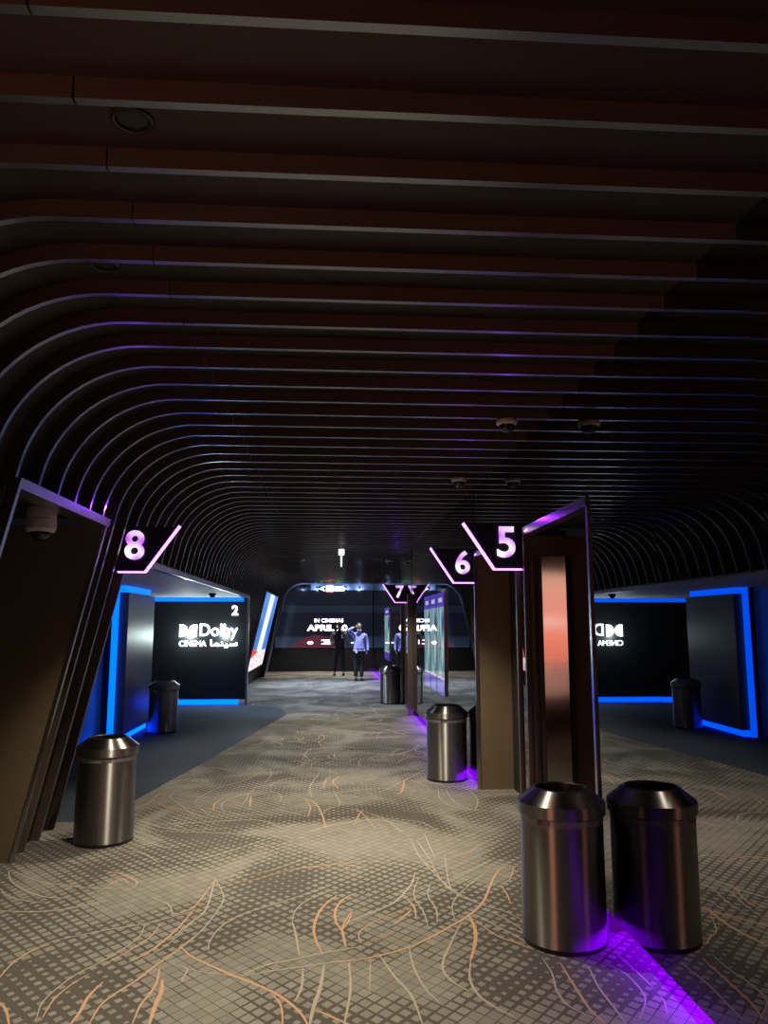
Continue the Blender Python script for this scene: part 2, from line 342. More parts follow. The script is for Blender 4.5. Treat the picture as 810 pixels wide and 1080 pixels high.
TR = {
 'A': ((0, 900), 4.05, [
  ('b', 11, [(35,75),(50,120),(110,160),(200,187),(310,192)]), ('b', 9, [(60,75),(150,115),(260,135),(400,148),(560,150)]),
  ('b', 9, [(0,150),(30,180),(110,203),(210,213)]), ('o', 10, [(-20,550),(60,465),(140,415),(230,375)]),
  ('b', 9, [(230,375),(340,350),(470,325),(620,300),(740,270),(830,245)]), ('b', 8, [(155,705),(180,640),(240,580),(330,515),(430,465),(540,400),(600,350),(618,305)]),
  ('o', 8, [(180,705),(230,625),(300,565),(380,515)]), ('o', 9, [(440,480),(500,445),(580,400),(650,350),(685,300)]),
  ('o', 15, [(295,740),(340,680),(380,610),(440,550)]), ('o', 13, [(550,465),(620,430),(680,390),(760,320),(830,240)]), ('b', 6, [(590,460),(680,415),(770,345),(830,285)]),
  ('o', 12, [(375,740),(430,650),(500,595),(580,545),(650,490),(720,440),(830,355)]), ('o', 12, [(565,730),(600,650),(640,600),(670,550),(682,490)]),
  ('o', 20, [(635,740),(660,660),(690,590),(692,540)]), ('o', 12, [(-10,630),(25,670),(40,740)]), ('o', 10, [(450,75),(520,90),(570,110),(585,130),(560,150)]),
  ('o', 8, [(455,145),(500,115),(530,110),(550,130)]), ('o', 7, [(250,25),(350,45)]), ('b', 8, [(660,195),(720,220),(740,265)]), ('b', 14, [(-20,245),(150,250),(300,235),(450,200)])]),
 'B': ((180, 900), 4.05, [
  ('b', 8, [(0,440),(90,370),(150,310),(210,230),(225,180),(190,110)]), ('b', 11, [(0,370),(80,300),(150,240),(190,110)]), ('o', 9, [(0,262),(60,250),(110,220),(190,115)]),
  ('b', 9, [(160,415),(170,370),(220,310),(310,260),(450,215),(560,180),(690,135)]), ('o', 16, [(40,400),(90,440),(170,480),(260,520),(350,555),(450,600),(520,650),(560,690),(592,745)]),
  ('b', 7, [(70,495),(180,515),(300,525)]), ('b', 13, [(300,525),(400,480),(520,455),(660,425),(830,396)]), ('b', 11, [(300,528),(420,505),(560,485),(700,465),(830,452)]),
  ('b', 8, [(520,295),(530,250),(570,210),(640,175),(720,150)]), ('b', 12, [(520,295),(535,350),(550,440)]), ('o', 15, [(650,435),(620,370),(612,320),(630,260),(660,220),(710,180)]),
  ('o', 13, [(750,400),(735,340),(705,290),(705,240),(740,195),(790,170)]), ('o', 11, [(735,325),(760,290),(775,250)]), ('b', 12, [(565,490),(560,570),(530,635)]),
  ('b', 18, [(655,478),(640,570),(610,660),(592,745)]), ('b', 9, [(765,460),(765,600),(740,745)]), ('o', 13, [(620,670),(700,705),(780,740)]), ('o', 9, [(430,600),(470,650),(480,745)]),
  ('o', 6, [(225,130),(350,115),(480,80),(640,55),(830,38)]), ('b', 7, [(480,75),(600,60),(820,78)]), ('b', 7, [(220,105),(400,80),(560,30),(660,5)]), ('b', 7, [(0,470),(70,495),(50,540),(90,555)])]),
 'C': ((360, 900), 4.05, [
  ('o', 16, [(-10,466),(130,445),(280,405),(390,355),(480,305),(560,255),(610,200),(640,130),(670,75),(720,55)]), ('o', 20, [(545,265),(570,320),(572,380),(552,460)]),
  ('b', 13, [(552,460),(550,540),(590,610),(660,660),(740,700)]), ('b', 12, [(510,300),(470,380),(435,460),(440,510),(490,560),(570,600)]),
  ('b', 9, [(570,260),(660,310),(740,350),(800,390)]), ('o', 9, [(570,285),(660,350),(740,380),(805,405)]), ('b', 8, [(600,235),(700,280),(800,345)]),
  ('b', 10, [(290,405),(310,490),(360,580),(420,640)]), ('b', 12, [(165,440),(230,530),(300,610),(350,740)]), ('b', 10, [(30,470),(40,580),(10,740)]), ('b', 6, [(125,450),(120,590)]),
  ('o', 8, [(85,385),(75,345),(110,310),(200,265),(290,235)]), ('b', 13, [(20,300),(100,265),(200,225),(250,190),(300,130),(315,85)]), ('o', 11, [(15,395),(5,320),(40,250)]),
  ('o', 13, [(220,310),(280,260),(300,240)]), ('o', 10, [(320,280),(310,230),(265,180)]), ('b', 8, [(370,310),(350,250),(310,180),(330,100)]), ('b', 8, [(410,300),(405,240),(370,180),(380,130)]),
  ('b', 8, [(320,0),(400,90),(480,160),(600,220),(700,250),(800,300)]), ('b', 7, [(370,10),(430,120),(500,180),(580,210)]), ('b', 7, [(440,0),(460,130),(490,165)]), ('b', 7, [(470,95),(560,70),(640,25)]),
  ('b', 7, [(485,285),(475,220),(520,160),(640,60)]), ('b', 9, [(-30,46),(120,35),(250,50),(320,70)]), ('o', 8, [(680,130),(720,110),(740,60),(790,60)]), ('o', 9, [(680,135),(710,180),(720,210)]),
  ('o', 6, [(90,390),(150,370),(220,345),(180,350)])]),
 'D': ((540, 960), 4.05, [
  ('b', 10, [(130,205),(170,270),(190,340),(230,400),(300,440),(410,485)]), ('o', 12, [(205,225),(270,330),(330,420),(400,490)]), ('b', 11, [(325,240),(370,330),(430,410),(490,490)]),
  ('b', 9, [(390,225),(480,270),(550,340),(570,390),(545,470)]), ('b', 9, [(450,190),(560,290),(640,370),(665,450)]), ('o', 8, [(-10,125),(75,165)]), ('b', 8, [(-10,75),(75,112)])]),
 'E': ((100, 780), 3.52, [
  ('b', 9, [(370,240),(390,215),(460,180),(560,150),(640,110),(655,130),(630,165)]), ('b', 8, [(375,240),(410,270),(430,275)]), ('o', 14, [(440,265),(445,240),(480,215)]),
  ('b', 10, [(480,270),(470,245),(500,220),(570,200),(600,175)]), ('b', 9, [(545,245),(565,220),(570,200)]), ('o', 20, [(575,250),(580,210)]), ('b', 9, [(285,225),(280,210),(300,195),(345,180)]),
  ('b', 9, [(280,220),(320,245),(370,285)]), ('o', 10, [(130,265),(200,235),(250,190)]), ('o', 10, [(210,225),(270,250),(350,270),(400,290)]), ('b', 9, [(600,180),(680,200),(690,225),(670,240)]),
  ('b', 10, [(670,260),(740,275),(790,285)]), ('o', 11, [(790,290),(800,250),(780,220)]), ('b', 9, [(650,180),(660,165),(720,145),(800,140)]), ('b', 10, [(130,355),(250,400),(300,395)]),
  ('b', 9, [(120,415),(180,425),(240,460)]), ('b', 12, [(150,320),(350,310),(600,300),(700,330)]), ('o', 10, [(400,110),(450,105),(500,115)]), ('b', 10, [(550,15),(600,20),(640,0)]), ('b', 12, [(150,300),(300,335),(500,330)]),
  ('b', 9, [(240,340),(420,345),(600,355)]), ('b', 10, [(300,460),(450,430),(640,370)])]),
 'F': ((320, 740), 3.375, [
  ('b', 10, [(30,340),(25,300),(60,250)]), ('o', 12, [(70,310),(80,280),(100,265)]), ('o', 14, [(125,310),(105,285),(130,265)]), ('o', 14, [(0,345),(40,360),(65,400),(80,450)]),
  ('b', 11, [(65,400),(90,380),(130,365),(110,320)]), ('o', 9, [(150,380),(200,390),(260,455)]), ('o', 10, [(180,440),(200,400),(215,385)]), ('b', 9, [(215,390),(290,420),(360,470)]),
  ('o', 20, [(360,280),(350,320),(330,330)]), ('o', 11, [(360,280),(400,285),(450,305)]), ('b', 11, [(280,320),(340,290),(380,270),(440,240)]), ('b', 9, [(480,310),(490,350),(560,380),(660,390),(750,400)]),
  ('b', 9, [(505,310),(540,360),(600,385)]), ('b', 9, [(590,315),(620,350),(610,390)]), ('b', 9, [(350,420),(420,430),(480,460)]), ('b', 9, [(360,390),(480,400),(600,440)]),
  ('o', 8, [(0,590),(120,580),(260,595)]), ('b', 8, [(380,490),(420,560),(470,600)]), ('b', 8, [(400,490),(450,560)]), ('b', 8, [(430,470),(470,560)]), ('o', 9, [(530,555),(590,535),(630,510)]),
  ('o', 14, [(60,110),(75,130),(55,145),(85,170)]), ('o', 13, [(260,125),(280,105),(330,95)]), ('b', 12, [(100,330),(250,310),(400,320)]), ('b', 14, [(0,470),(100,440),(250,420),(350,440)]),
  ('b', 12, [(0,225),(120,220),(240,235)]), ('b', 12, [(110,150),(200,165),(330,150)])])}
for (ox, oy), sc, lst in TR.values():
    for col, wd, pts in lst: stroke([floor_at(ox + a / sc, oy + b / sc) for a, b in pts], wd, col)
rnd = random.Random(11)
def motif(cx, cy, ang, s):
    ca, sa = math.cos(ang), math.sin(ang)
    T = lambda x, y: (cx + s * (x * ca - y * sa), cy + s * (x * sa + y * ca))
    b = rnd.uniform(-0.25, 0.25)
    stroke([T(-0.9, -0.1), T(-0.4, b * 0.6), T(0.1, b), T(0.7, 0.1)], 24 * s, rnd.choice('obb'), 6)
    for k in range(rnd.randint(7, 11)):
        x0 = rnd.uniform(-0.7, 0.5); sd = rnd.choice((-1, 1)); l = rnd.uniform(0.3, 0.6); bend = rnd.uniform(0.05, 0.35)
        stroke([T(x0, b * 0.7), T(x0 + bend * 0.8, sd * l * 0.4), T(x0 + bend, sd * l * 0.8), T(x0 + bend * rnd.uniform(-0.4, 2.0), sd * l * 1.35)], rnd.uniform(14, 25) * s, rnd.choice('obbb'), 6)
yy = 9.8
while yy < 27.0:
    for q in range(3):
        cx = -1.55 + q * 1.2 + rnd.uniform(-0.35, 0.35); cy = yy + rnd.uniform(-0.5, 0.5)
        lim = -1.45 + (cy - 10) * 0.135 + 0.55 if 6.5 < cy < 16.4 else -1.6
        if cx < lim: continue
        motif(min(cx, 0.85), cy, rnd.uniform(0, 6.28), rnd.uniform(0.55, 0.75))
    yy += 0.95
for (x, y) in ((-1.0, 2.4), (0.3, 2.2), (1.0, 1.6), (-1.3, 0.9), (0.1, 0.6)): motif(x, y, rnd.uniform(0, 6.28), 0.7)
for mb, m_ in ((yb, 'yarn_beige'), (yo, 'yarn_orange')):
    tag(mb.build('carpet_swirl', m_, floor), kind='stuff')

# ------------------------------------------------------------------ ceiling and left wall: curved slats on a dark deck
MX = 1.50                                        # front plane of the mirror wall
XW0, LEAN = -2.222, 0.22                         # left wall: x at the floor, lean inward per metre of height
wx = lambda z: XW0 + LEAN * z
ARC_C, ARC_R = (-0.98, 2.35), 0.71
A_END = math.pi - math.atan(LEAN)                # arc angle where the wall tangent is met
def profile(off, zend, xstart=-0.715):
    pts = [(xstart, CEIL + off), (-0.98, CEIL + off)]
    for i in range(1, 15):
        a = math.pi / 2 + (A_END - math.pi / 2) * i / 14
        pts.append((ARC_C[0] + (ARC_R + off) * math.cos(a), ARC_C[1] + (ARC_R + off) * math.sin(a)))
    lx, lz = pts[-1]
    for z in (zend + (lz - zend) * 0.5, zend):
        pts.append((lx - (lz - z) * LEAN, z))
    return pts
SY = lambda k: 1.651 + 0.316 * k
ST, SD = 0.015, 0.065
ceiling = struct(MB().box(-0.979, 3.2, -1.3, FY1 + 0.4, DECK, DECK + 0.12).build('ceiling', 'deck'))
deck_prof = lambda zend, off: profile(SD + off, zend, -0.9795)
wl = MB()
for y0, y1, ze in ((-1.3, 4.19, 0.0), (4.19, 5.83, 2.40), (5.865, 6.90, 0.0), (6.90, 16.57, 2.20), (16.57, FY1 + 0.2, 0.0)):
    wl.strip(deck_prof(ze, 0.0), deck_prof(ze, 0.04), y0, y1)
wall_left = struct(wl.build('wall_left', 'deck'))
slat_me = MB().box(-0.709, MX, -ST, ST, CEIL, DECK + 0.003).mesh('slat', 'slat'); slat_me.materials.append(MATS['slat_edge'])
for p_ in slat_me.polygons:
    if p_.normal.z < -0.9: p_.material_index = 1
curv = {}
def curved(ze):
    if ze not in curv:
        curv[ze] = MB().strip(profile(0, ze), profile(SD + 0.003, ze), -ST, ST).mesh('slat', 'slat')
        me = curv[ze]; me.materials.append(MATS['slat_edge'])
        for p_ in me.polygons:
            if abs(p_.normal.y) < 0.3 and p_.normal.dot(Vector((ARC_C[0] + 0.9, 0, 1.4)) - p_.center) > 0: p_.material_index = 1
    return curv[ze]
for k in range(-8, 83):
    y = SY(k)
    o = link('slat', slat_me, ceiling); o.location = (0, y, 0)
    ze = 2.40 if 9 <= k <= 13 else 2.20 if 17 <= k <= 47 else 0.0
    o = link('slat', curved(ze), wall_left, smooth=True); o.location = (0, y, 0)
# downlight cans recessed between the slats
for i, (x, y, pw, col, cone) in enumerate(DOWNLIGHTS):
    k = round((y - 1.651) / 0.316 - 0.5); yc = SY(k) + 0.158
    can = MB().lathe([(0.048, 0.002), (0.055, 0.0), (0.062, 0.003), (0.062, 0.011), (0.048, 0.011), (0.044, 0.008), (0.0, 0.008)], 24, at=(x, yc, DECK - 0.010)).build('downlight', 'black', ceiling, True)
    ld = bpy.data.lights.new('downlight_lamp', 'SPOT'); ld.energy = pw; ld.color = col; ld.spot_size = R(cone); ld.spot_blend = 0.55; ld.shadow_soft_size = 0.03
    lo = bpy.data.objects.new('downlight_lamp', ld); C.objects.link(lo); lo.location = (x, yc, DECK - 0.02); lo.parent = ceiling

# ------------------------------------------------------------------ doorway in the left wall (number 8 side)
d8 = struct(MB().prism([(wx(2.37) - 0.10, 2.37), (wx(2.37) + 0.03, 2.37), (wx(2.43) + 0.03, 2.425), (wx(2.43) - 0.10, 2.425)], 'y', 4.165, 5.86).build('door_1', 'trim_metal'))
d8['label'] = 'dark doorway recess in the slatted wall under numeral 8'
MB().box(-3.4, wx(2.4) - 0.06, 4.19, 5.83, 2.425, 2.46).build('soffit', 'wall_dark', d8)
MB().prism([(-3.4, 0), (wx(0) + 0.0, 0), (wx(2.37), 2.375), (-3.4, 2.375)], 'y', 5.83, 5.88).build('jamb_panel', 'bronze', d8)
MB().prism([(-3.4, 0), (wx(0) - 0.03, 0), (wx(2.37) - 0.03, 2.375), (-3.4, 2.375)], 'y', 4.14, 4.16).build('jamb_panel', 'bronze', d8)
MB().box(-3.45, -3.4, 4.14, 5.88, 0, 2.42).build('back_panel', 'wall_dark', d8)
MB().prism([(wx(0) + 0.0, 0), (wx(0) + 0.022, 0), (wx(2.37) + 0.022, 2.37), (wx(2.37) + 0.0, 2.37)], 'y', 5.815, 5.85).build('edge_trim', 'trim_metal', d8)
MB().prism([(wx(0) + 0.0, 0), (wx(0) + 0.03, 0), (wx(2.37) + 0.03, 2.37), (wx(2.37) + 0.0, 2.37)], 'y', 4.165, 4.20).build('edge_trim', 'trim_metal', d8)
def accent(loc, tgt, e, parent):
    ld = bpy.data.lights.new('accent_lamp', 'SPOT'); ld.energy = e; ld.color = (0.26, 0.03, 1.0); ld.shadow_soft_size = 0.0; ld.spot_size = R(110); ld.spot_blend = 0.8
    lo = bpy.data.objects.new('accent_lamp', ld); C.objects.link(lo); lo.location = loc
    lo.rotation_euler = (Vector(tgt) - Vector(loc)).to_track_quat('-Z', 'Y').to_euler(); lo.parent = parent
accent((wx(2.5) + 0.09, 6.02, 2.49), (wx(2.3), 5.5, 2.40), 7, d8)
MB().prism([(-3.4, 0), (wx(0) - 0.075, 0), (wx(2.2) - 0.075, 2.2), (-3.4, 2.2)], 'y', 6.86, 6.90).build('pier_return', 'wall_dark', d8)

# ------------------------------------------------------------------ recessed cinema entrance, lit blue
rs = struct(MB().box(-5.2, wx(2.2) - 0.0, 6.90, 16.75, 2.20, 2.26).build('ceiling_recess', 'soffit'))
MB().prism([(wx(2.2) - 0.03, 2.185), (wx(2.2) + 0.02, 2.185), (wx(2.24) + 0.02, 2.235), (wx(2.24) - 0.03, 2.235)], 'y', 6.88, 16.45).build('edge_trim', 'trim_metal', rs)
struct(MB().box(-3.32, -3.22, 6.86, 11.95, 0, 2.2).build('wall_recess_side', 'wall_satin'))
pn = struct(MB().box(-3.02, -2.90, 11.35, 12.98, 0.10, 2.10).build('wall_recess_panel', 'wall_satin'))
MB().box(-3.06, -2.97, 11.36, 12.97, 2.105, 2.198).build('led_strip', 'led_blue', pn)
MB().box(-3.11, -3.03, 11.30, 11.345, 0.0, 2.198).build('led_strip', 'led_blue', pn)
MB().box(-3.05, -2.955, 11.38, 12.96, 0.004, 0.085).build('led_strip', 'led_blue_floor', pn)
MB().box(-3.22, -3.065, 11.36, 12.98, 0.0, 2.2).build('core', 'wall_dark', pn)
wl2 = struct(MB().box(-4.95, -1.74, 16.42, 16.54, 0.11, 2.115).build('wall_recess_end', 'wall_logo'))
MB().box(-4.95, -1.84, 16.47, 16.53, 2.117, 2.198).build('led_strip', 'led_blue', wl2)
MB().box(-4.95, -1.90, 16.45, 16.53, 0.004, 0.108).build('led_strip', 'led_blue_floor', wl2)
MB().box(-1.755, -1.715, 16.40, 16.56, 0.0, 2.2).build('edge_trim', 'trim_metal', wl2)
struct(MB().box(-5.0, -4.9, 12.9, 16.6, 0, 2.2).build('wall_recess_passage', 'wall_dark'))
struct(MB().box(-5.0, -3.1, 13.00, 13.06, 0, 2.2).build('wall_recess_return', 'wall_dark'))
# halo-lit lettering on the end wall
WY = 16.42
sg = thing('illuminated_lettering', 'glowing white double-D logo with cinema lettering on the black end wall', 'sign', (-2.53, WY, 1.38))
def dshape(cx, w_, h_, flip):
    p = [(0, -h_ / 2), (w_ * 0.25, -h_ / 2)]
    for i in range(1, 12):
        a = -math.pi / 2 + math.pi * i / 12; p.append((w_ * 0.25 + w_ * 0.75 * math.cos(a), h_ / 2 * math.sin(a)))
    p += [(w_ * 0.25, h_ / 2), (0, h_ / 2)]
    return [(cx + (-x if flip else x), z) for x, z in p]
MB().prism([(a, b + 0.13) for a, b in dshape(-0.60, 0.165, 0.255, False)], 'y', -0.045, -0.015).build('logo_half', 'letter_white', sg)
MB().prism([(a, b + 0.13) for a, b in dshape(-0.245, 0.165, 0.255, True)], 'y', -0.045, -0.015).build('logo_half', 'letter_white', sg)
def put(me, name, parent, x, y, z):
    o = link(name, me, parent); o.location = (x, y, z); return o
put(text_mesh('Dolby', 0.4, 0.015, 0.003, 'letter_white', width=0.78, height=0.335), 'wordmark', sg, 0.205, -0.03, 0.105)
put(text_mesh('CINEMA', 0.15, 0.015, 0.0, 'letter_white', width=0.55, height=0.115), 'wordmark', sg, -0.325, -0.03, -0.135)
put(text_mesh('\ufe8e\ufee4\ufee8\ufef4\ufeb3', 0.2, 0.015, 0.004, 'letter_white', width=0.56, height=0.17), 'wordmark', sg, 0.315, -0.03, -0.14)
for x_ in (-0.45, 0.3):                        # light given off by the lettering
    ld = bpy.data.lights.new('lettering_light', 'POINT'); ld.energy = 20; ld.color = (0.80, 1.0, 0.98); ld.shadow_soft_size = 0.0
    lo = bpy.data.objects.new('lettering_light', ld); C.objects.link(lo); lo.location = (x_, -0.38, 0.02); lo.parent = sg
n2 = put(text_mesh('2', 0.25, 0.015, 0.005, 'letter_white', height=0.20), 'room_number', None, -2.005, WY - 0.03, 1.93)
tag(n2, 'small glowing white numeral 2 in the top corner of the black end wall', 'sign')

# ------------------------------------------------------------------ right wall: tinted mirror panels, doorways, purple plinth light
wr = struct(MB().box(MX + 0.06, MX + 0.16, -1.3, 4.36, 0.15, DECK).box(MX + 0.06, MX + 0.16, 4.36, 7.98, 2.40, DECK).box(MX + 0.06, MX + 0.16, 5.90, 6.12, 0, 2.4)
     .box(MX + 0.06, MX + 0.16, 7.98, 15.58, 0.15, DECK).box(MX + 0.06, MX + 0.16, 15.58, 16.56, 2.40, DECK).box(MX + 0.06, MX + 0.16, 16.56, FY1 + 0.2, 0.15, DECK).build('wall_right', 'wall_dark'))
def mirror(y0, y1, z0=0.125, z1=DECK - 0.005, yaw=0.0, off=0.0):
    g = 0.0004; L = (y1 - y0) / 2 - g; o = MB().box(0.0, 0.02, -L, L, z0, z1).build('mirror_panel', 'mirror', wr)
    o.location = (MX + off, (y0 + y1) / 2, 0); o.rotation_euler = (0, 0, R(yaw))
PW = 0.92
ys = [4.37 - PW * i for i in range(0, 7)][::-1]
dx = 0.0
for a, b in list(zip(ys, ys[1:]))[::-1]:
    yw = -0.55 if abs(b - 3.45) < 0.05 else -0.3 if b > 4.3 else 0.0
    sh = math.tan(R(yw)) * (b - a); mirror(a, b, yaw=yw, off=dx + sh / 2); dx += sh
mirror(4.37, 5.89, 2.40); mirror(5.895, 6.13, 0.125); mirror(6.13, 7.97, 2.40, yaw=0.0)
def run(y0, y1, jit):
    n = max(1, round((y1 - y0) / PW)); s = (y1 - y0) / n
    for i in range(n): mirror(y0 + i * s, y0 + (i + 1) * s, yaw=jit[i % len(jit)])
run(8.0, 14.30, (0.0, 0.05, -0.06, 0.03)); run(14.40, 15.58, (0.0,)); mirror(15.58, 16.55, 2.40); run(16.60, FY1, (0.0, 0.05, -0.04))
for y0, y1 in ((-1.2, 4.35), (8.02, 14.28), (16.62, FY1 - 0.1)):
    MB().box(MX + 0.075, MX + 0.125, y0, y1, 0.136, 0.149).build('led_strip', 'led_purple', wr)
    MB().box(MX + 0.20, MX + 0.24, y0, y1, 0.0, 0.15).build('plinth', 'wall_dark', wr)
def doorway(n, y0, y1, depth, pane, label):
    d = struct(MB().box(MX - 0.015, MX + 0.07, y0, y1, 2.335, 2.395).build('door_%d' % n, 'trim_metal')); d['label'] = label
    MB().box(MX + 0.07, MX + depth, y0, y1, 2.395, 2.42).build('soffit', 'wall_dark', d)
    MB().box(MX + 0.0, MX + depth, y1, y1 + 0.03, 0, 2.335).build('jamb_panel', 'bronze_dark' if pane else 'bronze', d)
    MB().box(MX + 0.03, MX + depth, y0 - 0.03, y0, 0, 2.40).build('jamb_panel', 'bronze_dark', d)
    MB().box(MX + depth, MX + depth + 0.04, y0 - 0.03, y1 + 0.03, 0, 2.40).build('back_panel', 'wall_dark', d)
    MB().box(MX - 0.012, MX + 0.03, y0 - 0.022, y0 + 0.012, 0, 2.335).build('edge_trim', 'trim_metal', d)
    MB().box(MX - 0.012, MX + 0.02, y1 - 0.015, y1 + 0.02, 0, 2.335).build('edge_trim', 'bronze_dark' if pane else 'trim_metal', d)
    MB().box(MX - 0.017, MX + 0.0, y1 - 0.16, y1 - 0.06, 2.352, 2.368).build('led_module', 'led_purple_sign', d)
    accent((MX - 0.10, y1 - 0.02, 2.47), (MX + 0.02, y1 - 0.5, 2.34), 3, d)
    return d
d5 = doorway(2, 4.38, 5.88, 0.85, True, 'dark doorway with a tall copper strip on its jamb under numeral 5')
d6 = doorway(3, 6.13, 7.97, 0.36, False, 'doorway with bronze jamb panel under numeral 6')
d7 = doorway(4, 15.58, 16.52, 0.36, False, 'distant doorway with bronze jamb under numeral 7')
# copper strip, splayed on the jamb of the near doorway
cs = MB().box(-0.09, 0.09, 0.0, 0.012, 0.35, 2.165).build('copper_strip', 'copper', d5); cs.location = (MX + 0.20, 5.80, 0); cs.rotation_euler = (0, 0, R(-26))
cs['label'] = 'tall pinkish copper strip with small screws'
for z in (0.55, 0.95, 1.35, 1.75, 2.1):
    for sx in (-1, 1):
        s = MB().lathe([(0.0, -0.004), (0.005, -0.003), (0.006, 0.0)], 8).build('screw', 'trim_metal', cs); s.location = (sx * 0.08, -0.001, z); s.rotation_euler = (R(90), 0, 0)
MB().box(MX + 0.055, MX + 0.075, 5.858, 5.88, 0, 2.18).build('edge_trim', 'trim_metal', d5)
# dark fin beside the distant mirror
fin = struct(MB().box(MX - 0.085, MX + 0.02, 14.31, 14.39, 0, 2.20).build('trim_1', 'bronze_dark')); fin['label'] = 'slim dark post standing against the distant mirror'
fin2 = struct(MB().box(MX - 0.02, MX + 0.03, 6.10, 6.135, 0, 2.335).build('trim_2', 'bronze_dark')); fin2['label'] = 'thin bronze post between the two near doorways'
# lit screens on the mirror
SCL = ('lit film poster screen on the mirror, nearest of the three in a row', 'lit film poster screen on the mirror, middle one of the three in a row', 'lit film poster screen on the mirror, farthest of the three in a row')
def screen(y0, y1, z0, z1, label, seed):
    t = thing('poster_screen', label, 'screen', (MX, (y0 + y1) / 2, 0), 0, 'lit poster screens on the mirror wall'); h = (y1 - y0) / 2
    o = panel_uv('display', 'screen_art', (-0.022, h, z0), (-0.022, -h, z0), (-0.022, -h, z1), (-0.022, h, z1), 0.018, t)
    for li in o.data.uv_layers[0].data[:4]: pass
    MB().box(-0.026, -0.002, -h - 0.006, -h, z0, z1).build('frame_edge', 'trim_metal', t)
    return t
screen(10.09, 10.80, 0.72, 2.07, SCL[0], 0); screen(10.83, 11.52, 0.72, 2.07, SCL[1], 1); screen(11.55, 12.24, 0.72, 2.07, SCL[2], 2)
screen(19.6, 21.4, 0.72, 2.07, 'lone blue poster screen on the far mirror beyond numeral 7', 3)

# ------------------------------------------------------------------ number signs
def number_sign(num, y, left, label):
    t = thing('number_sign', label, 'sign', (0, y, 0), 0, 'lit auditorium number signs')
    z0, z1 = 2.075, 2.435
    if left:
        poly = [(wx(z0) + 0.005, z0 + 0.01), (-1.545, z0 + 0.01), (-1.285, z1 + 0.02), (wx(z1) - 0.02, z1 + 0.02)]; bot = (wx(z0) + 0.0, z0), (-1.545, z0); sl = (-1.545, z0), (-1.275, z1 + 0.03); nx = -1.635
    else:
        poly = [(1.285, z0 + 0.01), (MX - 0.004, z0 + 0.01), (MX - 0.004, z1), (1.045, z1)]; bot = (1.28, z0), (MX - 0.004, z0); sl = (1.28, z0), (1.037, z1 + 0.005); nx = 1.375
    MB().prism(poly, 'y', -0.02, 0.03).build('board', 'black', t)
    def bar(a, b, wd):
        a, b = Vector(a), Vector(b); d = (b - a).normalized(); n = Vector((-d.y, d.x)) * wd / 2
        MB().prism([tuple(a + n), tuple(b + n), tuple(b - n), tuple(a - n)], 'y', -0.032, 0.02).build('light_bar', 'led_purple_sign', t)
    bar(*bot, 0.011); bar(*sl, 0.014)
    put(text_mesh(num, 0.3, 0.012, 0.006, 'number_lit', height=0.245), 'numeral', t, nx, -0.034, 2.29 if not left else 2.30)
number_sign('8', 6.53, True, 'lit purple-white numeral 8 sign on the slatted left wall')
number_sign('5', 6.00, False, 'large lit purple-white numeral 5 sign nearest on the right')
number_sign('6', 8.03, False, 'lit purple-white numeral 6 sign behind numeral 5')
number_sign('7', 15.52, False, 'small distant lit numeral 7 sign beside its reflection')

# ------------------------------------------------------------------ poster lightboxes on the left wall
def wall_poster(y0, y1, z0, z1, m, label):
    q = 0.035; t = thing('poster_lightbox', label, 'poster', (0, y0, 0)); L = y1 - y0
    panel_uv('poster_face', m, (wx(z0) + q, 0, z0), (wx(z0) + q, L, z0), (wx(z1) + q, L, z1), (wx(z1) + q, 0, z1), 0.03, t)
    for a, b in ((z0 - 0.03, z0), (z1, z1 + 0.03)):
        MB().prism([(wx(a), a), (wx(a) + q + 0.006, a), (wx(b) + q + 0.006, b), (wx(b), b)], 'y', -0.03, L + 0.03).build('frame', 'trim_metal' if a > 1 else 'black', t)
    for a, b in ((-0.03, 0.0), (L, L + 0.03)):
        MB().prism([(wx(z0), z0), (wx(z0) + q + 0.006, z0), (wx(z1) + q + 0.006, z1), (wx(z1), z1)], 'y', a, b).build('frame', 'trim_metal', t)
wall_poster(19.9, 24.1, 0.44, 2.46, 'poster_beam', 'tall leaning lightbox with a white beam on a blue film poster')
wall_poster(0.15, 1.55, 0.55, 2.40, 'poster_sunset', 'glowing red and orange poster lightbox on the near left wall')
MB_fin = MB().prism([(wx(0) - 0.02, 0.0), (wx(0) + 0.15, 0.0), (wx(2.1) + 0.10, 2.1), (wx(2.1) - 0.02, 2.1)], 'y', 24.75, 25.05)
pf = struct(MB_fin.build('trim_3', 'black')); pf['label'] = 'dark leaning fin between the lightbox and the end wall'

# ------------------------------------------------------------------ end wall with display
wb = struct(MB().box(-2.6, MX + 0.2, FY1, FY1 + 0.15, 0, DECK).build('wall_back', 'wall_black'))
MB().strip(profile(-0.02, 0.0), profile(0.05, 0.0), FY1 - 0.16, FY1 - 0.02).build('end_arch', 'fascia', wb, True)
MB().box(-0.72, MX - 0.01, FY1 - 0.20, FY1 - 0.02, 2.84, 3.075).build('fascia', 'fascia', wb)
for x_ in (-1.0, -0.5, 0.0, 0.5, 1.0):        # added blue lamps and housings at the ledge, giving the far ceiling a sheen
    MB().box(x_ - 0.02, x_ + 0.02, FY1 - 0.26, FY1 - 0.20, 2.86, 2.89).build('added_wash_lamp', 'black', wb)
    ld = bpy.data.lights.new('added_wash_lamp', 'POINT'); ld.energy = 7; ld.color = (0.42, 0.58, 1.0); ld.shadow_soft_size = 0.0
    lo = bpy.data.objects.new('added_wash_light', ld); C.objects.link(lo); lo.location = (x_, FY1 - 0.30, 2.84); lo.parent = wb
ds = thing('video_wall', 'dark video wall announcing a film date on the end wall', 'screen', (0, FY1 - 0.03, 0))
panel_uv('display', 'display_art', (-1.95, 0, 0.82), (MX - 0.02, 0, 0.82), (MX - 0.02, 0, 2.82), (-1.95, 0, 2.82), 0.025, ds)
